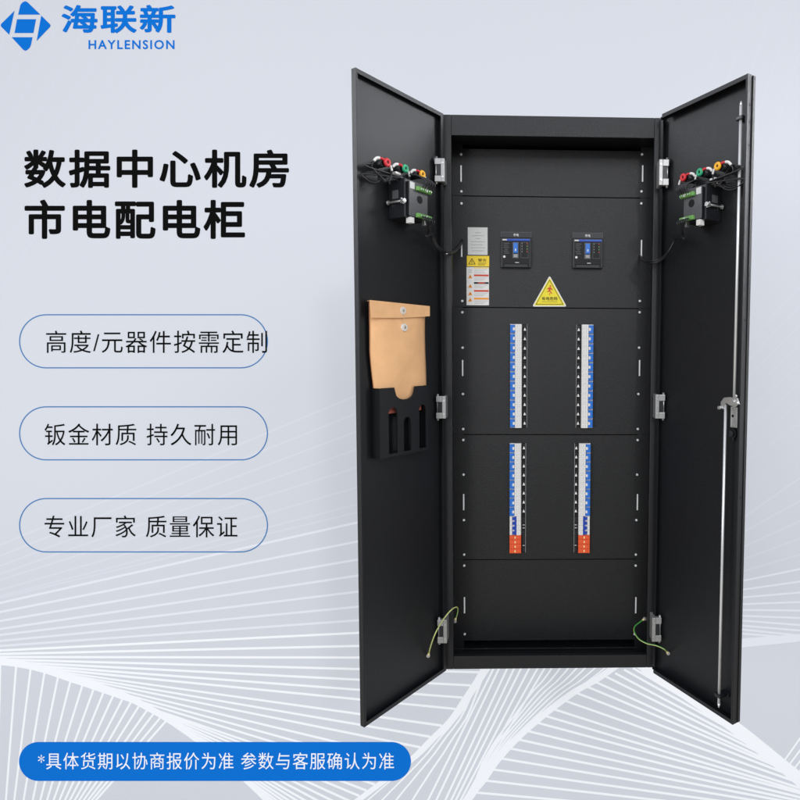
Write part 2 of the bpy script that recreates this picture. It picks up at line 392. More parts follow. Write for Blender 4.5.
# cover panels with their screws and slots
def zrow(py): return at(552, py, YP).z
PX0, PX1 = x0 + .012, x1 - .010
rows = [(149.5, 197, (154.5, 191.5), (165.5, 182)), (197, 308, (203.5, 301), (240, 257)), (308, 434.7, (312.3, 347.7, 394, 429), (360, 376)),
        (434.7, 559.5, (440, 474.6, 520, 554.5), (494, 510)), (559.5, 640.5, (565.5, 634), (597, 613))]
panels = []
for a, c, scr, slot in rows:
    b = MB(); za, zc = zrow(a) - .0016, zrow(c) + .0016
    b.box(PANELM, PX0, PX1, YP, YP + .002, zc, za, .0006)
    p = recenter(b.build('cover_panel', cab)); panels.append(p)
    for side in (0, 1):
        for y in scr:
            col = (461.2 + (y - 154) * .0075) if side == 0 else (642 - (y - 156) * .0155)
            q = at(col, y, YP)
            s_ = MB(); s_.cyl(SCREW, (0, .0005, 0), (0, -.0032, 0), .0050, 14, .0040); s_.box(STEEL, -.0028, .0028, -.0036, -.0031, -.0004, .0004)
            o = s_.build('screw', p); o.location = Vector((q.x, YP, q.z)) - p.location
            o.rotation_euler = (0, random.uniform(0, 3), 0)
        col = (461.0 + (slot[0] - 154) * .008) if side == 0 else (642.7 - (slot[0] - 156) * .0158)
        q0, q1 = at(col, slot[0], YP), at(col, slot[1], YP); xm = (q0.x + q1.x) / 2
        s_ = MB(); s_.box(SCREW, xm - .0026, xm + .0026, YP - .0035, YP + .0004, q1.z, q0.z, .001)
        o = s_.build('edge_clip', p); o.location = -p.location

b = MB(); b.box(BLACK, x0 + .012, x1 - .010, YP - .022, YP + .0018, .0148, zrow(648.6), .0018)
b.build('bottom_step', cab)
# ------------------------------------------------------------------ breakers
def pp(px, py, Y=YP): q = at(px, py, Y); return q.x, q.z
UNIT = .0356
def breaker_mesh():
    body = MB(); h = UNIT / 2 - .0001
    body.box(WHITE, -.0225, .0215, -.010, .001, -h, h, .0004); body.box(WHITE, -.0128, -.0048, -.0195, -.0099, -.0058, .0058, .0004)
    body.box(WHITE, -.004, .0195, -.0165, -.0098, -h, -.0002, .0004); body.box(WHITE, -.004, .0195, -.0165, -.0098, .0002, h, .0004)
    for z in (-.009, .009):
        body.box(GREYP, .004, .0052, -.0168, -.0164, z - .0045, z + .0045); body.box(GREYP, .0125, .0135, -.0168, -.0164, z - .003, z + .005)
    t = MB(); k = h - .0026
    t.prism(BLUE, [(-.0222, -k), (-.005, -k), (-.005, -.0060), (-.0130, -.0060), (-.0130, .0060), (-.005, .0060), (-.005, k), (-.0222, k)], -.021, -.0099, .0007)
    return body, t
def link_pair(proto, loc, flip):
    if proto.get('used') is None:
        o = proto; proto['used'] = 1
    else:
        o = proto.copy(); COL.objects.link(o); o.parent = cab
        for ch in list(proto.children):
            c = ch.copy(); COL.objects.link(c); c.parent = o
    o.location = loc; o.rotation_euler = (0, PI if flip else 0, 0)
    return o
bb, tt = breaker_mesh()
BRK = bb.build('circuit_breaker', cab); tt.build('toggle', BRK)
b4 = MB(); h = .0352
b4.box(WHITE, -.0225, .0215, -.010, .001, -h, h, .0008)
for k in range(4):
    za = -h + k * .0176; b4.box(WHITE, .004, .0195, -.0165, -.0098, za + .0004, za + .0172, .0008); b4.box(WHITE, -.0215, -.013, -.0150, -.0098, za + .0004, za + .0172, .0008)
    b4.box(GREYP, .011, .012, -.0168, -.0164, za + .004, za + .013)
B4 = b4.build('main_breaker', cab); B4['label'] = 'white four pole breaker with deep blue toggles'
t4 = MB()
t4.box(DBLUE, -.003, .0032, -.019, -.0099, -h + .002, h - .002, .0008)
for k in range(4): za = -h + k * .0176; t4.box(DBLUE, -.0115, -.0031, -.0185, -.0099, za + .004, za + .0136, .0008)
t4.build('toggle', B4)
sp = MB(); h = .0345
for k in range(4):
    za = -h + k * .01725; sp.box(ORANGE, -.0225, .0215, -.0155, .001, za + .0004, za + .0168, .001)
    sp.box(CREAM, -.0035, .0012, -.0163, -.0154, za + .005, za + .0120)
    sp.box(ORANGE, -.016, -.007, -.0185, -.0153, za + .003, za + .014, .0008); sp.box(ORANGE, .006, .017, -.0175, -.0153, za + .003, za + .014, .0008)
SP = sp.build('surge_protector', cab); SP['label'] = 'orange red four pole surge protector module'
for (xa, xb, y0_, y1_, flip, n, low, sa, sb) in [(510.5, 521.6, 324.5, 427.5, False, 11, False, 522.2, 527.2), (581, 592.4, 324.5, 427.5, True, 11, False, 575.8, 580.4),
                                   (510, 521.4, 443, 515, False, 8, True, 521.9, 526.2), (578.8, 591, 443, 515, True, 8, True, 574.8, 578.4)]:
    X = (pp(xa, 400)[0] + pp(xb, 400)[0]) / 2 - (.0005 if flip else -.0005); zt = pp(550, y0_)[1]; zb = pp(550, y1_)[1]; st = (zt - zb) / n
    for k in range(n):
        o = link_pair(BRK, (X, YP, zt - st * (k + .5)), flip); o.scale.z = st / UNIT
    zlow = zb
    if low:
        za, zc = pp(550, 515)[1], pp(550, 534)[1]; o = link_pair(B4, (X, YP, (za + zc) / 2), flip); o.scale.z = (za - zc) / .0708
        za, zc = pp(550, 534)[1], pp(550, 552)[1]; o = link_pair(SP, (X, YP, (za + zc) / 2), flip); o.scale.z = (za - zc) / .0692
        zlow = zc
    # marking strip beside the row
    m_ = MB(); s0, s1 = pp(sa, 400)[0], pp(sb, 400)[0]
    m_.box(DARKER, s0, s1, YP - .004, YP + .001, zlow, zt, .0006)
    e0 = s1 - .0014 if not flip else s0
    m_.box(GREYP, e0, e0 + .0014, YP - .0048, YP - .0039, zlow, zt)
    cx = (s0 + s1) / 2
    for k in range(n):
        zc = zt - st * (k + .55)
        m_.prism(WHITE, [(cx - .0046, zc - .0042), (cx + .0046, zc - .0042), (cx + .0012, zc + .0062), (cx - .0012, zc + .0062)], YP - .0046, YP - .0039)
        m_.box(DARK, cx - .005, cx + .005, YP - .0062, YP - .0039, zc + .0085, zc + .0150, .0005)
    if low:
        for y in (524.5, 527.5, 545): zc = pp(550, y)[1]; m_.box(GREYP, cx - .004, cx + .004, YP - .0046, YP - .0039, zc - .0022, zc + .0022)
        for ya, yb in ((517, 522), (530, 543), (547, 551)): m_.box(DARK, cx - .005, cx + .005, YP - .0062, YP - .0039, pp(550, yb)[1], pp(550, ya)[1], .0005)
    m_.build('marking_strip', cab)

# ------------------------------------------------------------------ moulded case breakers
def flatmap(Y): return lambda x, z: Vector((x, Y, z))
def mccb():
    w, h = .0555, .0545
    m = MB(); m.box(DARK, -w, w, -.016, .001, -h, h, .002)
    m.box(INK, -w + .006, w - .006, -.0185, -.0155, -h + .012, h - .012, .001)
    for sx in (-1, 1):
        m.cyl(DARKER, (sx * (w - .009), -.0162, -h + .007), (sx * (w - .009), -.0155, -h + .007), .004, 12)
    m.box(WHITE, -.0025, -.0005 + .012, -.0192, -.0184, -h + .0165, -h + .0185)
    m.cyl(WHITE, (-.043, -.0184, -.016), (-.043, -.0215, -.016), .0045, 14)
    m.box(LABEL, -.050, -.034, -.0192, -.0158, h - .0105, h - .0055); m.box(DBLUE, -.034, .052, -.0190, -.0158, h - .0115, h - .0045)
    m.box(BLUE, -.010, .050, -.0194, -.0189, h - .0075, h - .0058)
    for k, (a, c) in enumerate([(.0, .018), (.0, .013), (.0, .016), (.004, .012), (.0, .014), (.002, .017)]):
        z = h - .021 - k * .0072; m.box(DIMP, -.046 + a, -.046 + c + .004, -.0190, -.0184, z - .0012, z + .0012)
    for k in range(4):
        z = h - .021 - k * .010; m.box(GREYP, .022, .024, -.0190, -.0184, z - .002, z + .002); m.box(REDINK if k % 3 == 0 else LGREEN, .040, .0425, -.0190, -.0184, z - .002, z + .002)
    for (xa, xb, za, zb) in [(.018, .046, h - .018, h - .0168), (.018, .046, -.020, -.0188), (.018, .0192, -.020, h - .018), (.0448, .046, -.020, h - .018)]:
        m.box(DIMP, xa, xb, -.0190, -.0184, za, zb)
    return m
proto = mccb().build('moulded_case_breaker', cab)
t_ = MB(); t_.box(GREYC, -.0125, .0105, -.0205, -.0180, -.022, .038, .001); t_.box(BLUE, -.0095, .0075, -.030, -.0204, -.004, .034, .0025); t_.box(WHITE, -.003, .001, -.0306, -.0299, .004, .012); t_.box(GREYP, -.0085, .0065, -.0235, -.0204, -.019, -.006, .001)
t_.build('toggle', proto)
n_ = MB(); n_.box(DARK, -.0575, .0575, -.006, .001, .0570, .0775, .001)
for (xa, xb, za, zb) in [(-.0575, .0575, .0763, .0778), (-.0575, -.0562, .057, .0763), (.0562, .0575, .057, .0763)]: n_.box(DIMP, xa, xb, -.0066, -.0058, za, zb)
V, Pn = letter_box('市电', -.010, .0725, .010, .0615, lambda x, z: Vector((x, -.0064, z)), .01); n_.faces(WHITE, V, Pn)
n_.build('name_plate', proto)
for (xa, xb, ya, yb) in [(502, 530.2, 239.4, 267.2), (573.2, 601.6, 240, 268)]:
    a = pp(xa, ya); c = pp(xb, yb); o = link_pair(proto, ((a[0] + c[0]) / 2, YP, (a[1] + c[1]) / 2), False)

# ------------------------------------------------------------------ stickers on the panel
def rect(mb, m, xa, ya, xb, yb, lift): a = pp(xa, ya); c = pp(xb, yb); mb.box(m, a[0], c[0], YP - lift, YP - lift + .0007, c[1], a[1])
mb = MB(); rect(mb, LABEL, 467.8, 227.3, 487.6, 255, .0008)
for k, (a, c) in enumerate([(475, 481), (472, 484), (476, 480), (471, 485), (471, 483), (471, 485), (472, 484)]): rect(mb, GREYP, a, 232.5 + k * 3, c, 233.0 + k * 3, .0014)
recenter(mb.build('data_plate', cab))['label'] = 'pale grey data plate with faint lines of text'
mb = MB(); rect(mb, YELLOW, 466.9, 255.8, 489.2, 266.6, .0009)
def tri(mb, m, cx, cy, r, lift, Y=YP):
    P = [pp(cx + r * cos(a), cy - r * sin(a)) for a in (PI / 2, PI * 7 / 6, -PI / 6)]; mb.prism(m, P, Y - lift, Y - lift + .0006)
tri(mb, INK, 472, 262.3, 4.2, .0015); tri(mb, YELLOW, 472, 262.4, 3.0, .0021); rect(mb, INK, 471.7, 260.6, 472.3, 263.2, .0027)
V, Pn = letter_box('警告', 478, 258.6, 486.5, 261.6, lambda x, y: at(x, y, YP - .0015), .0); mb.faces(INK, V, Pn)
rect(mb, INK, 478, 263, 486.5, 263.5, .0015); rect(mb, INK, 478, 264.6, 485, 265.1, .0015)
recenter(mb.build('caution_sticker', cab))['label'] = 'yellow caution sticker with a black triangle'
mb = MB(); rect(mb, WHITE, 466.5, 267, 489, 305.3, .0009)
rect(mb, YELLOW, 474, 267.5, 488.6, 268.5, .0015)
for y, m in ((275.4, REDINK), (283, INK), (290.9, REDINK), (298.6, ORINK)):
    rect(mb, m, 474, y - .9, 488.6, y + 1.0, .0015)
    for j in range(3): rect(mb, GREYP, 474.3, y + 2 + j * 1.35, 487.8 - (j * 2.1) % 5, y + 2.35 + j * 1.35, .0015)
for j in range(4): rect(mb, GREYP, 474.3, 269.5 + j * 1.3, 487 - (j * 3) % 4, 269.8 + j * 1.3, .0015)
rect(mb, REDINK, 478, 282.4, 485, 283.6, .0021)
for y in (277, 286.5, 294, 300.3): tri(mb, ORINK, 470.3, y, 2.5, .0015); rect(mb, INK, 470.1, y - 1, 470.5, y + .6, .0022)
rect(mb, GREYP, 468.4, 270, 472.2, 270.5, .0015); rect(mb, GREYP, 468.4, 272, 472.2, 272.4, .0015)
recenter(mb.build('safety_instructions', cab))['label'] = 'white safety sticker with red and orange rows'
# triangular warning sign
def rtri(P, r):
    out = []
    for k in range(3):
        p = Vector(P[k]); a = (Vector(P[k - 1]) - p).normalized(); c = (Vector(P[(k + 1) % 3]) - p).normalized()
        s0, s1 = p + a * r, p + c * r
        for j in range(7): t = j / 6; q = (1 - t) ** 2 * s0 + 2 * t * (1 - t) * p + t * t * s1; out.append((q.x, q.y))
    return out
def inset(P, f):
    c = sum((Vector(p) for p in P), Vector((0, 0))) / 3
    return [tuple(c + (Vector(p) - c) * f) for p in P]
T0 = [pp(549.6, 275.5), pp(532.2, 306.6), pp(566.8, 306.6)]
mb = MB()
mb.prism(WHITE, rtri(T0, .009), YP - .0012, YP - .0002)
mb.prism(BRIGHTY, rtri(inset(T0, .90), .006), YP - .0018, YP - .0011)
ring_o, ring_i = inset(T0, .80), inset(T0, .755)
for k in range(3): mb.prism(INK, [ring_o[k], ring_o[(k + 1) % 3], ring_i[(k + 1) % 3], ring_i[k]], YP - .0023, YP - .0017)
def zz(m, P): mb.prism(m, [pp(*p) for p in P], YP - .0024, YP - .0017)
zz(REDINK, [(549.7, 285.2), (551.2, 285.4), (550.9, 287), (549.6, 286.8)]); zz(REDINK, [(549, 287.2), (551, 287.4), (552.8, 290), (552, 290.4), (550.7, 289), (550.3, 291), (552.3, 293.4), (551.5, 293.8), (549.4, 291.6), (547.2, 292.2), (547, 291.4), (548.6, 290.8), (548.8, 289), (547.4, 289.6), (547, 289)])
zz(REDINK, [(549.4, 292.8), (550.4, 293.6), (549.7, 294.2), (550.2, 295.8), (548.9, 294.2), (549.5, 293.8)])
V, Pn = letter_box('有电危险', 541.8, 296.8, 557.6, 300.4, lambda x, y: at(x, y, YP - .0024), .012); mb.faces(INK, V, Pn)
rect(mb, INK, 541.5, 301.6, 557.5, 302.0, .0024)
recenter(mb.build('warning_sign', cab))['label'] = 'yellow triangular electric shock warning sign'

# ================================================================== DOORS
AL, AR = .55682, .55985
DW = W / 2
class Door:
    def __init__(s, side):
        s.s = side; a = AL if side > 0 else AR
        s.dir = Vector((-sin(a), -cos(a), 0)) if side > 0 else Vector((sin(a), -cos(a), 0))
        s.y = _z.cross(s.dir); s.org = Vector((-side * W / 2, 0, 0))
        s.mat = Matrix((s.dir, s.y, _z)).transposed().to_4x4(); s.mat.translation = s.org
        s.inn = s.y * side
    def uz(s, px, py, n=0.0):
        d = ray(px, py); t = ((s.org + s.inn * n) - CAM).dot(s.inn) / d.dot(s.inn); p = CAM + d * t - s.org
        return p.dot(s.dir), p.z
    def P(s, px, py, n): u, z = s.uz(px, py, n); return Vector((u, s.s * n, z))
    def box(s, mb, m, u0, u1, n0, n1, z0, z1, bev=0): mb.box(m, u0, u1, min(s.s * n0, s.s * n1), max(s.s * n0, s.s * n1), z0, z1, bev)
    def pbox(s, mb, m, xa, ya, xb, yb, n0, n1, bev=0):
        """box whose face, at height n1 above the sheet, fills a measured rectangle"""
        a = s.uz(xa, ya, n1); c = s.uz(xb, yb, n1)
        s.box(mb, m, min(a[0], c[0]), max(a[0], c[0]), n0, n1, min(a[1], c[1]), max(a[1], c[1]), bev)
    def world(s, v): return s.mat @ Vector(v)
    def to(s, w): return s.mat.inverted() @ Vector(w)
DL, DR = Door(1), Door(-1)
US = .008
def make_door(d, T):
    b = MB(); e = DW
    d.box(b, BLACK, US, e, -.0016, 0, .004, H - .004, .0006)               # skin
    d.box(b, BLACK, e - .0018, e + .0002, 0, T, .004, H - .004)            # free edge flange
    TH = min(T, .017); d.box(b, BLACK, US - .0002, US + .0018, 0, TH, .004, H - .004)          # hinge edge flange
    d.box(b, BLACK, US + (.0018 if T < .03 else .022), e - .0018, 0, T, H - .0062, H - .0042)
    d.box(b, BLACK, US + (.0018 if T < .03 else .022), e - .0018, 0, T, .0042, .0062)
    L = .011                                                              # return lips
    d.box(b, BLACK, US + (.0018 if T < .03 else .022), e - .0018, T - .002, T + .0002, H - .0062 - L, H - .0060)
    d.box(b, BLACK, US + (.0018 if T < .03 else .022), e - .0018, T - .002, T + .0002, .0060, .0062 + L)
    d.box(b, BLACK, US + .0016, US + .0018 + L, TH - .0018, TH + .0004, .0062 + L, H - .0062 - L, .0008)
    d.box(b, BLACK, e - .0018 - L * .5, e - .0016, T - .0018, T + .0004, .0062 + L, H - .0062 - L, .0008)
    if T > .03:
        for za, zb in ((H - .0062, H - .0042), (.0042, .0062)): d.box(b, BLACK, US + .0018, US + .022, 0, TH, za, zb)
    if T > .03:                                                           # folded hem of the outer sheet and the keeper holes
        d.box(b, BLACK, e + .0004, e + .0030, 0.0, .011, .006, H - .006, .0008)
        for y in (105, 122, 145, 320, 500):
            z = d.uz(750, y, .02)[1]; b.cyl(DARKER, (e - .001, d.s * .020, z), (e + .0007, d.s * .020, z), .0036, 12)
    o = b.build('door', cab, matrix=d.mat); return o
doorL, doorR = make_door(DL, .017), make_door(DR, .032)
doorL['label'] = 'black left door carrying a paper envelope in a pocket'
doorR['label'] = 'black right door carrying the locking rods'
# hinges
def hinge(d, door, px, y0_, y1_):
    q0, q1 = at(px, y0_, -.012), at(px, y1_, -.012); z0, z1 = q1.z, q0.z; h = z1 - z0; b = MB(); s = d.s
    X = -s * W / 2
    def wbox(m, xa, xb, ya, yb, za, zb, bev=.0015):
        t = MB(); t.box(m, min(xa, xb), max(xa, xb), ya, yb, za, zb, bev)
        for v in t.bm.verts: v.co = d.to(v.co)
        off = len(b.bm.verts); me = bpy.data.meshes.new('t'); t.bm.to_mesh(me)
        for m_ in [m]: i = b.mi(m_)
        n0 = len(b.bm.faces); b.bm.from_mesh(me); b.bm.faces.ensure_lookup_table()
        for f in b.bm.faces[n0:]: f.material_index = i
        bpy.data.meshes.remove(me); t.bm.free()
    # C shaped leaf on the stile, knuckles towards the door
    wbox(CHROME, X + s * .006, X + s * .019, -.048, -.0002, z0, z1)
    wbox(CHROME, X - s * .015, X + s * .006, -.048, -.033, z1 - h * .26, z1)
    wbox(CHROME, X - s * .015, X + s * .006, -.048, -.033, z0, z0 + h * .26)
    wbox(DARK, X - s * .010, X + s * .006, -.045, -.033, z0 + h * .26, z1 - h * .26)
    c0, c1 = d.to((X - s * .010, -.040, z0 - .007)), d.to((X - s * .010, -.040, z1 + .007)); b.cyl(STEEL, c0, c1, .0042, 14)
    for f in (.2, .8):
        a = d.to((X + s * .0125, -.0475, z0 + h * f)); c = d.to((X + s * .0125, -.0505, z0 + h * f)); b.cyl(STEEL, a, c, .0036, 12)
    return recenter(b.build('hinge', door))
for a, c in ((161.5, 184.5), (395.5, 417.5), (615.5, 638.5)): hinge(DL, doorL, 446, a, c)
for a, c in ((162.5, 188), (394, 417.5), (613.5, 637)): hinge(DR, doorR, 658, a, c)

# ------------------------------------------------------------------ locking rods and latch on the right door
NR = .030
def rod(xa, ya, xb, yb, r, tip):
    p, q = DR.P(xa, ya, NR), DR.P(xb, yb, NR); b = MB(); um = (p.x + q.x) / 2; p.x = q.x = um
    b.cyl(ROD, p, q, r * .88, 16)
    e = q if tip == 'low' else p; dz = -.014 if tip == 'low' else .014; b.cyl(ROD, e, e + Vector((0, 0, dz)), r, 16, r * .35) if dz < 0 else b.cyl(ROD, e, e + Vector((0, 0, dz)), r, 16, r * .35)
    b.build('locking_rod', doorR); return um
uA = rod(738.6, 107, 736.5, 399, .0052, 'top'); uB = rod(722.8, 404, 721.6, 705, .0052, 'low')
for u, py, px in ((uA, 119, 739), (uB, 697, 722)):
    z = DR.uz(px, py, NR)[1]; b = MB(); DR.box(b, DARK, u - .008, u + .018, .0004, .006, z - .007, z + .007, .001); DR.box(b, DARK, u - .012, u + .012, .006, NR + .009, z - .0055, z + .0055, .002)
    recenter(b.build('rod_guide', doorR))
b = MB()
P = [DR.uz(x, y, NR + .008) for x, y in ((737.5, 398), (739, 404), (735, 407.5), (729, 405), (726, 402), (724, 404.5), (723.6, 409), (720.8, 409), (720.8, 402), (724, 397.6), (730, 397.2))]
b.prism(STEEL, P, DR.s * (NR + .004), DR.s * (NR + .009), .0008)
for px, py in ((737.4, 403.2), (720.4, 407.6), (736.3, 396)): p = DR.P(px, py, NR + .009); b.cyl(STEEL, p, p + Vector((0, DR.s * .008, 0)), .0055, 14)
p = DR.P(732.5, 402, NR + .009); b.cyl(STEEL, p, p + Vector((0, DR.s * .005, 0)), .010, 18)
recenter(b.build('latch_cam', doorR))
b = MB(); DR.pbox(b, STEEL, 730.6, 406.5, 737.0, 428, .0004, .020, .0015)
for y in (409, 425.5): p = DR.P(732.6, y, .020); b.cyl(CHROME, p, p + Vector((0, DR.s * .0025, 0)), .004, 12)
p = DR.P(732.8, 416, .020); b.cyl(DARKER, p, p + Vector((0, DR.s * .001, 0)), .0045, 12)
recenter(b.build('lock_body', doorR))
b = MB(); p = DR.P(731.6, 433.5, .012); b.cyl(DARK, Vector((p.x, DR.s * .0004, p.z)), p, .015, 24); b.cyl(DARK, p, p + Vector((0, DR.s * .008, 0)), .0115, 24, .010); p = DR.P(733.5, 439.5, .006); b.cyl(DARK, p, p + Vector((0, DR.s * .004, 0)), .005, 12)
recenter(b.build('handle_boss', doorR))

# ------------------------------------------------------------------ meters with their lamps and wiring, one on each door
def meter(d, C):
    """C maps names to measured photo points; d is the door it is fixed to"""
    s = d.s; b = MB()
    u0, zt = d.uz(*C['base_far_top'], .0); u1, zb = d.uz(*C['base_near_bot'], .0)
    if u0 < u1: u0, u1 = u1, u0
    # u0 is towards the free edge, u1 towards the hinge
    d.box(b, DARK, u1, u0, .0004, .072, zb, zt, .003)
    d.box(b, DARKER, u1 + .008, u0 - .008, .072, .080, zb + .006, zt - .008, .002)
    w = u0 - u1; h = zt - zb
    for k in range(4): d.box(b, DARK, u0, u0 + .0015, .018 + k * .012, .024 + k * .012, zb + .01, zt - .01)   # cooling ribs
    d.box(b, GREYC, u0 + .0002, u0 + .0022, .020, .046, zb + h * .50, zb + h * .72, .0005)                      # rating label
    o = b.build('power_meter', cab, matrix=d.mat); o['label'] = C['label']
    r = MB(); d.box(r, GREYC, u1 + .006, u0 - .008, .0802, .0835, zb + .004, zt - .006, .001); d.box(r, LABEL, u0 - .03, u0 - .010, .0836, .0846, zt - .030, zt - .010)
    p = Vector((u1 + w * .45, s * .0836, zb + h * .52)); r.cyl(DARKER, p, p + Vector((0, s * .0012, 0)), .012, 18)
    r.build('rear_cover', o)
    for zz_ in (zt - .026, zb + .010):
        t = MB(); d.box(t, LGREEN, u1 - .002, u0 - .034, .0838, .094, zz_ - .006, zz_ + .007, .0012)
        for k in range(6):
            uu = u1 + .001 + k * (w - .040) / 6; d.box(t, WHITE if k == 2 else LGREEN, uu, uu + .005, .094, .098, zz_ - .004, zz_ + .004, .0006); p = Vector((uu + .0025, s * .098, zz_)); t.cyl(STEEL, p, p + Vector((0, s * .0008, 0)), .002, 8)
        t.build('terminal_block', o)
    def piece(name, f): k_ = MB(); f(k_); return k_.build(name, o)
    def rodf(k_):
        zz_ = zb + h * .40; x = u0 + .009
        k_.cyl(CHROME, Vector((x, s * .010, zz_)), Vector((x, s * .076, zz_)), .0034, 12); k_.cyl(STEEL, Vector((x, s * .006, zz_)), Vector((x, s * .0115, zz_)), .007, 12); k_.cyl(STEEL, Vector((x, s * .0745, zz_)), Vector((x, s * .080, zz_)), .007, 12)
        d.box(k_, STEEL, u0 - .004, u0 + .014, .066, .070, zz_ - .008, zz_ + .008)
    piece('clamp_screw', rodf)
    piece('plug', lambda k_: d.box(k_, WHITE, u0 - .030, u0 - .014, .062, .082, zb - .016, zb + .002, .001))
    piece('mounting_tab', lambda k_: d.box(k_, STEEL, u1 + .012, u1 + .020, .070, .084, zb - .014, zb + .008, .001))
    for q_ in (0, 1): piece('connector', lambda k_: d.box(k_, WHITE, u0 - .012, u0 + .010, .030, .044, zt + .004 + .011 * q_, zt + .0105 + .011 * q_, .001))
    NL = .058
    # lamp backs with their coloured rings
    pts = []
    for (px, py), m, lab in zip(C['lamps'], (RED, GREEN, AMBER), ('red', 'green', 'amber')):
        u, z = d.uz(px, py, NL); l = MB(); pts.append((u, z))
        l.cyl(DARK, Vector((u, s * .0004, z)), Vector((u, s * .044, z)), .0120, 20); l.cyl(DARKER, Vector((u, s * .044, z)), Vector((u, s * .052, z)), .009, 16)
        l.ring(m, (u, s * .055, z), (0, 1, 0), .0082, .0052); l.cyl(m, Vector((u, s * .050, z)), Vector((u, s * .054, z)), .0085, 18); l.cyl(DARKER, Vector((u, s * .054, z)), Vector((u, s * .0575, z)), .0028, 10)
        q = l.build('indicator_lamp', cab, matrix=d.mat); q['label'] = lab + ' ringed rear of an indicator lamp'
        wv = MB(); out = .026                                                                                     # red leads with white ferrules
        wv.tube(RED, [(u + .006, s * .052, z + .001), (u + .016, s * .054, z + .006), (u + out, s * .050, z + .007)], .0034)
        wv.tube(WHITE, [(u + out, s * .050, z + .007), (u + out + .010, s * .048, z + .004), (u + out + .018, s * .045, z - .006)], .0042)
        wv.tube(WHITE, [(u - .007, s * .053, z - .002), (u - .014, s * .055, z - .008), (u - .020, s * .054, z - .019)], .0034)
        wv.tube(CABLE, [(u - .020, s * .054, z - .019), (u - .021, s * .05, z - .035), (u - .010, s * .052, z - .050), (u - .004, s * .060, z - .062)], .0026)
        wv.tube(CABLE, [(u + out + .018, s * .045, z - .006), (u + out + .020, s * .04, z - .025), (u + .016, s * .045, z - .045), (u + .004, s * .055, z - .058)], .0026)
        wv.build('lamp_lead', q)
    # the slack loops of black wire
    ua, za = pts[0] if s > 0 else pts[2]
    def wire(p): v = MB(); v.tube(CABLE, p, .0024); v.build('wire', o)
    for k in range(2 if s > 0 else 3):
        r_ = .022 + .005 * k + (.004 if s < 0 else 0); cu, cz = ua + .036 + .003 * k, za - .036 - .003 * k
        L = [(cu + r_ * cos(t) * 1.05, s * (.030 + .006 * sin(2 * t) + .004 * k), cz + r_ * sin(t)) for t in [PI * .15 + j * PI * 1.75 / 9 for j in range(10)]]
        wire([(u0 - .03, s * (.05 + .004 * k), zt + .006)] + L + [(u0 - .016, s * (.055 + .004 * k), zt + .004)])
    for k in range(5):
        a = u1 + .004 + k * (w - .042) / 5
        wire([(a, s * .100, zt - .022), (a - .004, s * .110, zt - .004), (a + .006, s * .085, zt + .016), (a + .014, s * .060, zt + .020)])
        wire([(a, s * .100, zb + .008), (a + .002, s * .112, zb - .004), (u1 + .01, s * .095, zb - .020 - .002 * k), (u1 - .004, s * .070, zb - .040)])
    return o, (u0, u1, zt, zb)
mL, gL = meter(DL, dict(base_far_top=(388, 181), base_near_bot=(410, 225), lamps=[(388, 162.3), (406, 168.4), (423, 174.2)], label='black meter seen from behind on the left door'))
mR, gR = meter(DR, dict(base_far_top=(722, 187), base_near_bot=(700, 227), lamps=[(682.6, 177.3), (699, 172.2), (717, 166)], label='black meter seen from behind on the right door'))
def wpt(px, py, Y): return at(px, py, Y)
b = MB()
st = DL.world((gL[1] - .004, .070, gL[3] - .040))
path = [st, wpt(431, 236, -.10), wpt(437, 247.5, -.07), wpt(446, 253, -.03), wpt(454, 250.5, .03), wpt(460.5, 243, .09), wpt(462, 240, YP + .001)]
b.tube(CABLE, path, .0042); b.tube(CABLE, [p + Vector((.003, -.004, .006 * math.sin(i))) for i, p in enumerate(path)], .0034)
b.tube(WHITE, [wpt(446.5, 253.6, -.036), wpt(454, 251.4, .024), wpt(460.2, 244, .084), wpt(461.4, 241, YP)], .0022)
b.build('meter_cable', cab)
b = MB()
st = DR.world((gR[1] - .004, -.070, gR[3] - .040))
path = [st, wpt(676, 238, -.10), wpt(669, 251, -.08), wpt(660, 260.5, -.045), wpt(650, 262.8, -.02), wpt(643, 261, .05), wpt(640, 256, YP + .001)]
b.tube(CABLE, path, .0046); b.tube(CABLE, [p + Vector((-.002, -.004, -.006 * math.sin(i + 1))) for i, p in enumerate(path)], .0036)
b.build('meter_cable', cab)
# earth bonding wires between doors and frame
def earth(pts):
    b = MB(); b.tube(EARTH, pts, .0023, m2=EGREEN)
    for e, n in ((pts[0], pts[1]), (pts[-1], pts[-2])):
        v = (Vector(n) - Vector(e)).normalized(); b.cyl(CREAM, Vector(e) - v * .004, Vector(e) + v * .012, .0034, 10); b.cyl(STEEL, Vector(e) + Vector((0, .003, 0)), Vector(e) - Vector((0, .004, 0)), .0065, 12)
    return b.build('earth_wire', cab)
pl = lambda px, py, n: DL.world(DL.P(px, py, n)); pr = lambda px, py, n: DR.world(DR.P(px, py, n))
earth([pl(428.3, 655.5, .006), pl(431, 645, .03), pl(436, 632, .05), wpt(444, 618.5, -.06), wpt(452, 609.3, -.035), wpt(457, 607.3, .0), wpt(457.6, 612, .03), wpt(455, 621, .022 + .01)])
earth([wpt(644.6, 618.5, .035), wpt(640, 622, .02), wpt(634.8, 626.5, .0), wpt(634.4, 632, -.02), wpt(639, 639, -.05), wpt(647, 643.5, -.07), wpt(656, 645.5, -.075), pr(664, 649, .035), pr(668, 653, .006)])

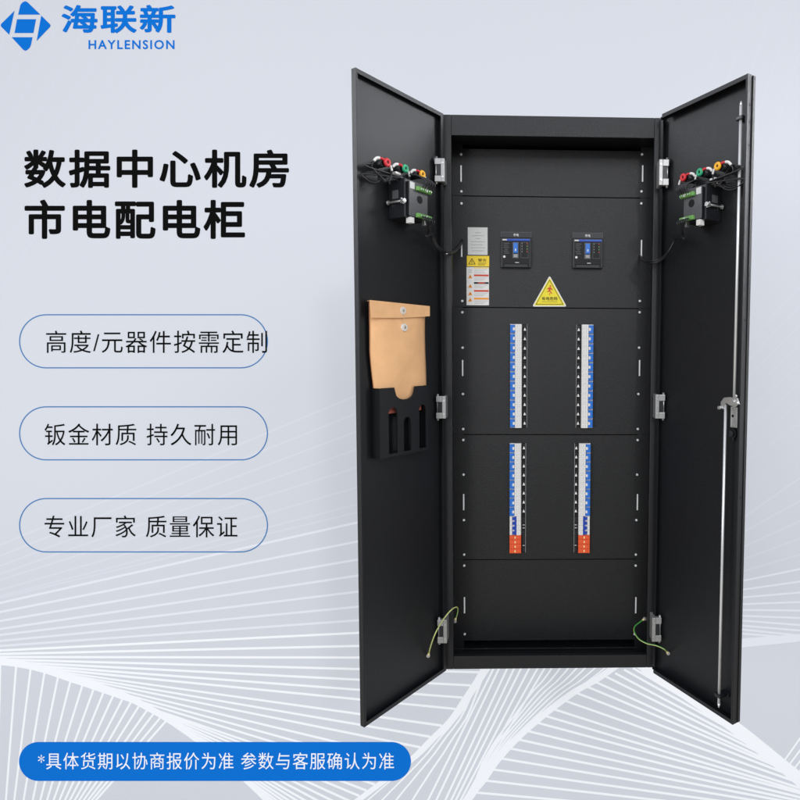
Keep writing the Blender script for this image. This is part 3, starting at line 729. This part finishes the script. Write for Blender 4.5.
# ------------------------------------------------------------------ document pocket on the left door
b = MB()
NF = .040
def pk(px, py): return DL.uz(px, py, NF)
lt, rt = pk(378.4, 389), pk(427.6, 385); lb, rb = pk(381.2, 460), pk(424.8, 449.5)
uL, uR = (lt[0] + lb[0]) / 2, rt[0] - .002       # uL further from the hinge
zT, zB = (lt[1] + rt[1]) / 2, (lb[1] + rb[1]) / 2
w = uL - uR; n0 = .036
def U(f): return uL - f * w
def Z(f): return zT - f * (zT - zB)
N = 10
notch = [(.30, 0)] + [(.30 + .0 + .40 * (1 - cos(PI * k / N)) / 2, .02 + .165 * (sin(PI * k / N)) ** .7) for k in range(N + 1)] + [(.70, 0)]
lip = [(0, 0)] + notch + [(1, 0)]
# front plate cut in columns so that three round topped slots stay open
cols = [(0.0, .17, 0), (.17, .34, .285), (.34, .47, 0), (.47, .62, .45), (.62, .80, 0), (.80, .95, .285), (.95, 1.0, 0)]
def lipz(f):
    for i in range(len(lip) - 1):
        if lip[i][0] <= f <= lip[i + 1][0] and lip[i + 1][0] > lip[i][0]:
            t = (f - lip[i][0]) / (lip[i + 1][0] - lip[i][0]); return lip[i][1] + t * (lip[i + 1][1] - lip[i][1])
    return 0
def colpoly(fa, fb, top, bot):
    n = 10; P = [(U(fa + (fb - fa) * k / n), Z(top(fa + (fb - fa) * k / n))) for k in range(n + 1)]
    P += [(U(fb + (fa - fb) * k / n), Z(bot(fb + (fa - fb) * k / n))) for k in range(n + 1)]
    return P
for fa, fb, sl in cols:
    if sl == 0: b.prism(BLACK, colpoly(fa, fb, lipz, lambda f: 1.0), n0, NF)
    else:
        rr = (fb - fa) / 2; asp = w / (zT - zB)
        arch = lambda f, fa=fa, fb=fb, rr=rr, sl=sl: sl + asp * rr * (1 - math.sqrt(max(0, 1 - ((f - (fa + fb) / 2) / rr) ** 2)))
        b.prism(BLACK, colpoly(fa, fb, lipz, arch), n0, NF)
        b.prism(BLACK, colpoly(fa, fb, lambda f: .955, lambda f: 1.0), n0, NF)
DL.box(b, BLACK, uR, uR + .002, .0004, n0, zB, zT); DL.box(b, BLACK, uL - .002, uL, .0004, n0, zB, zT)
DL.box(b, BLACK, uR + .002, uL - .002, .0004, n0, zB, zB + .002); DL.box(b, BLACK, uR + .002, uL - .002, .0004, .002, zB + .002, zT)
pocket = b.build('document_pocket', doorL)

# kraft envelope standing in the pocket
b = MB()
ne, nb_ = .030, .010
tl, tr = DL.uz(370.3, 304, ne), DL.uz(428.3, 304.5, ne)
eR, eL = tr[0] - .002, uL - .002
zt_ = (tl[1] + tr[1]) / 2; zb_ = Z(.27)
nx, nz = 16, 24
def env(i, j, back):
    f = i / nx; g = j / nz
    wt = (tl[0] - .011) * (1 - f) + tr[0] * f; wb_ = eL * (1 - f) + eR * f
    k = max(0, min(1, (g - .46) / .36)); k = k ** 1.25
    u = wt * (1 - k) + wb_ * k; z = zt_ + (zb_ - zt_) * g
    edge = (abs(f - .5) * 2) ** 4
    bul = .009 * sin(PI * min(1, g * 1.0)) ** .8 * (1 - edge)
    n = nb_ if back else (ne - .006 * (1 - 0) + bul) * (1 - edge * .35) + .0015 * sin(9 * f + 7 * g)
    if not back: n = min(n, n0 - .002)
    return Vector((u, n, z))
V = [env(i, j, False) for j in range(nz + 1) for i in range(nx + 1)]; n1 = len(V)
V += [env(i, j, True) for j in range(nz + 1) for i in range(nx + 1)]
Pn = []; Pe = []; idx = lambda i, j: j * (nx + 1) + i
for j in range(nz):
    for i in range(nx):
        a, c, e, g = idx(i, j), idx(i + 1, j), idx(i + 1, j + 1), idx(i, j + 1); Pn.append((a, c, e, g)); Pn.append((n1 + a, n1 + g, n1 + e, n1 + c))
for j in range(nz):
    for i in (0, nx): a, c = idx(i, j), idx(i, j + 1); Pe.append((a, c, n1 + c, n1 + a))
for i in range(nx):
    for j in (0, nz): a, c = idx(i, j), idx(i + 1, j); Pe.append((a, c, n1 + c, n1 + a))
VV = [b.bm.verts.new(v) for v in V]
for P, m in ((Pn, KRAFT), (Pe, KRAFTE)):
    mi = b.mi(m)
    for p in P: f = b.bm.faces.new([VV[k] for k in p]); f.material_index = mi; f.smooth = True
bmesh.ops.recalc_face_normals(b.bm, faces=b.bm.faces[:])
env_o = b.build('paper_envelope', None, flat=True, matrix=DL.mat)
env_o['label'] = 'brown kraft paper document envelope standing in the pocket of the left door'; env_o['category'] = 'envelope'
b = MB()                                                    # the folded flap
fl = []
NFL = 12
def flapn(f): return ne + .0045 + .001 * sin(PI * f)
top = [(tl[0] * (1 - f) + tr[0] * f + (.002 if f == 0 else (-.004 if f == 1 else 0)), zt_ + .003) for f in [k / NFL for k in range(NFL + 1)]]
zf0 = DL.uz(372, 317.8, ne)[1]; zf1 = DL.uz(429, 316.2, ne)[1]
bot = [(tl[0] * (1 - f) + tr[0] * f + (.0 if f == 0 else (-.006 if f == 1 else 0)), zf0 * (1 - f) + zf1 * f - .003 * sin(PI * f)) for f in [k / NFL for k in range(NFL + 1)]]
fa_, fb_ = DL.uz(370.0, 304, ne + .004)[0], DL.uz(429.8, 304, ne + .004)[0]
top = [(fa_ * (1 - k / NFL) + fb_ * k / NFL, zt_ + .003) for k in range(NFL + 1)]; bot = [(fa_ * (1 - k / NFL) + fb_ * k / NFL - (.004 if k == 0 else 0), zf0 * (1 - k / NFL) + zf1 * k / NFL - .003 * sin(PI * k / NFL)) for k in range(NFL + 1)]
b.prism(KRAFT, top + bot[::-1], ne + .0025, ne + .0042, .0004)
top[0] = (top[0][0] - .011, top[0][1]); b.prism(KRAFT, [(top[0][0], zt_ + .003), (top[-1][0], zt_ + .003), (top[-1][0], zt_ + .001), (top[0][0], zt_ + .001)], nb_, ne + .0025)
b.build('flap', env_o)
bz = []
for px, py, nn in ((403, 310.6, ne + .0042), (404.6, 327.4, ne + .0045)):
    b = MB(); p = DL.P(px, py, nn); b.cyl(WHITE, p - Vector((0, .008, 0)), p + Vector((0, .0016, 0)), .0118, 26); b.ring(STRING, p + Vector((0, .0016, 0)), (0, 1, 0), .0052, .0008, 16, 6); b.cyl(STEEL, p, p + Vector((0, .0032, 0)), .0032, 14)
    b.build('button', env_o); bz.append(p)
b = MB(); a, c = bz[0] + Vector((0, .002, 0)), bz[1] + Vector((0, .002, 0)); b.tube(STRING, [a + Vector((0, 0, -.004)), (a + c) / 2 + Vector((.001, 0, 0)), c + Vector((0, 0, .004))], .0009); b.build('string', env_o)
# the pink backing showing through two of the slots
b = MB()
DL.box(b, PINK, U(.97), U(.10), .0125, .0145, Z(.385), Z(.25))
b.build('pink_card', env_o)

# ================================================================== LIGHT
wd = bpy.data.worlds.new('World'); S.world = wd; wd.use_nodes = True
nt = wd.node_tree; bg = nt.nodes['Background']; bg.inputs['Strength'].default_value = 1
# a plain studio: dim floor, bright white ceiling
tc = nt.nodes.new('ShaderNodeTexCoord'); sx = nt.nodes.new('ShaderNodeSeparateXYZ'); rp = nt.nodes.new('ShaderNodeValToRGB')
nt.links.new(tc.outputs['Generated'], sx.inputs[0]); mr = nt.nodes.new('ShaderNodeMapRange'); mr.inputs['From Min'].default_value = -1
nt.links.new(sx.outputs['Z'], mr.inputs['Value']); nt.links.new(mr.outputs['Result'], rp.inputs['Fac']); nt.links.new(rp.outputs['Color'], bg.inputs['Color'])
el = rp.color_ramp.elements; el[0].position = .0; el[0].color = (.66, .63, .56, 1); el[1].position = 1; el[1].color = (.60, .62, .68, 1)
for p, c in ((.40, (.36, .345, .32, 1)), (.515, (.17, .175, .19, 1)), (.56, (1.15, 1.2, 1.34, 1)), (.68, (1.15, 1.2, 1.32, 1))):
    e = el.new(p); e.color = c
def area(name, loc, target, size, power, col=(1, 1, 1)):
    l = bpy.data.lights.new(name, 'AREA'); l.shape = 'SQUARE'; l.size = size; l.energy = power; l.color = col
    o = bpy.data.objects.new(name, l); COL.objects.link(o); o.location = loc
    o.rotation_euler = (Vector(target) - Vector(loc)).to_track_quat('-Z', 'Y').to_euler(); return o
area('key_lamp', (2.7, -8.0, 4.4), (0, 0, 1.1), .6, 95, (1, .99, .97))
area('ceiling_softbox', (.9, -5.5, 4.6), (.2, 1.3, .6), 1.4, 52, (1, 1, 1))
area('side_fill', (-3.0, -4.8, 1.6), (-1.4, 1.3, .2), 2.0, 84, (1, 1, 1))  # added fill light, brightens the left half of the backdrop
area('ceiling_lamp_right', (4.0, .5, 3.2), (-.4, 0, 1.5), 1.2, 11, (.97, .98, 1)).data.spread = math.radians(50)
area('ceiling_lamp_left', (-4.1, .2, 3.2), (.4, 0, 1.5), 1.2, 5, (.97, .98, 1)).data.spread = math.radians(50)
area('backdrop_fill_right', (3.0, -.9, 1.0), (1.2, 1.3, .9), 1.2, 19, (1, 1, 1))  # unseen fill added to even out the backdrop on the right
area('backdrop_fill_left', (-3.4, -.9, .6), (-.7, 1.3, .9), 1.2, 5, (1, 1, 1))  # matching added fill, lifts the backdrop beside the left door
S.view_settings.view_transform = 'Standard'; S.view_settings.look = 'None'; S.view_settings.exposure = 0; S.view_settings.gamma = 1
for o in list(bpy.data.objects):
    if 'used' in o.keys(): del o['used']
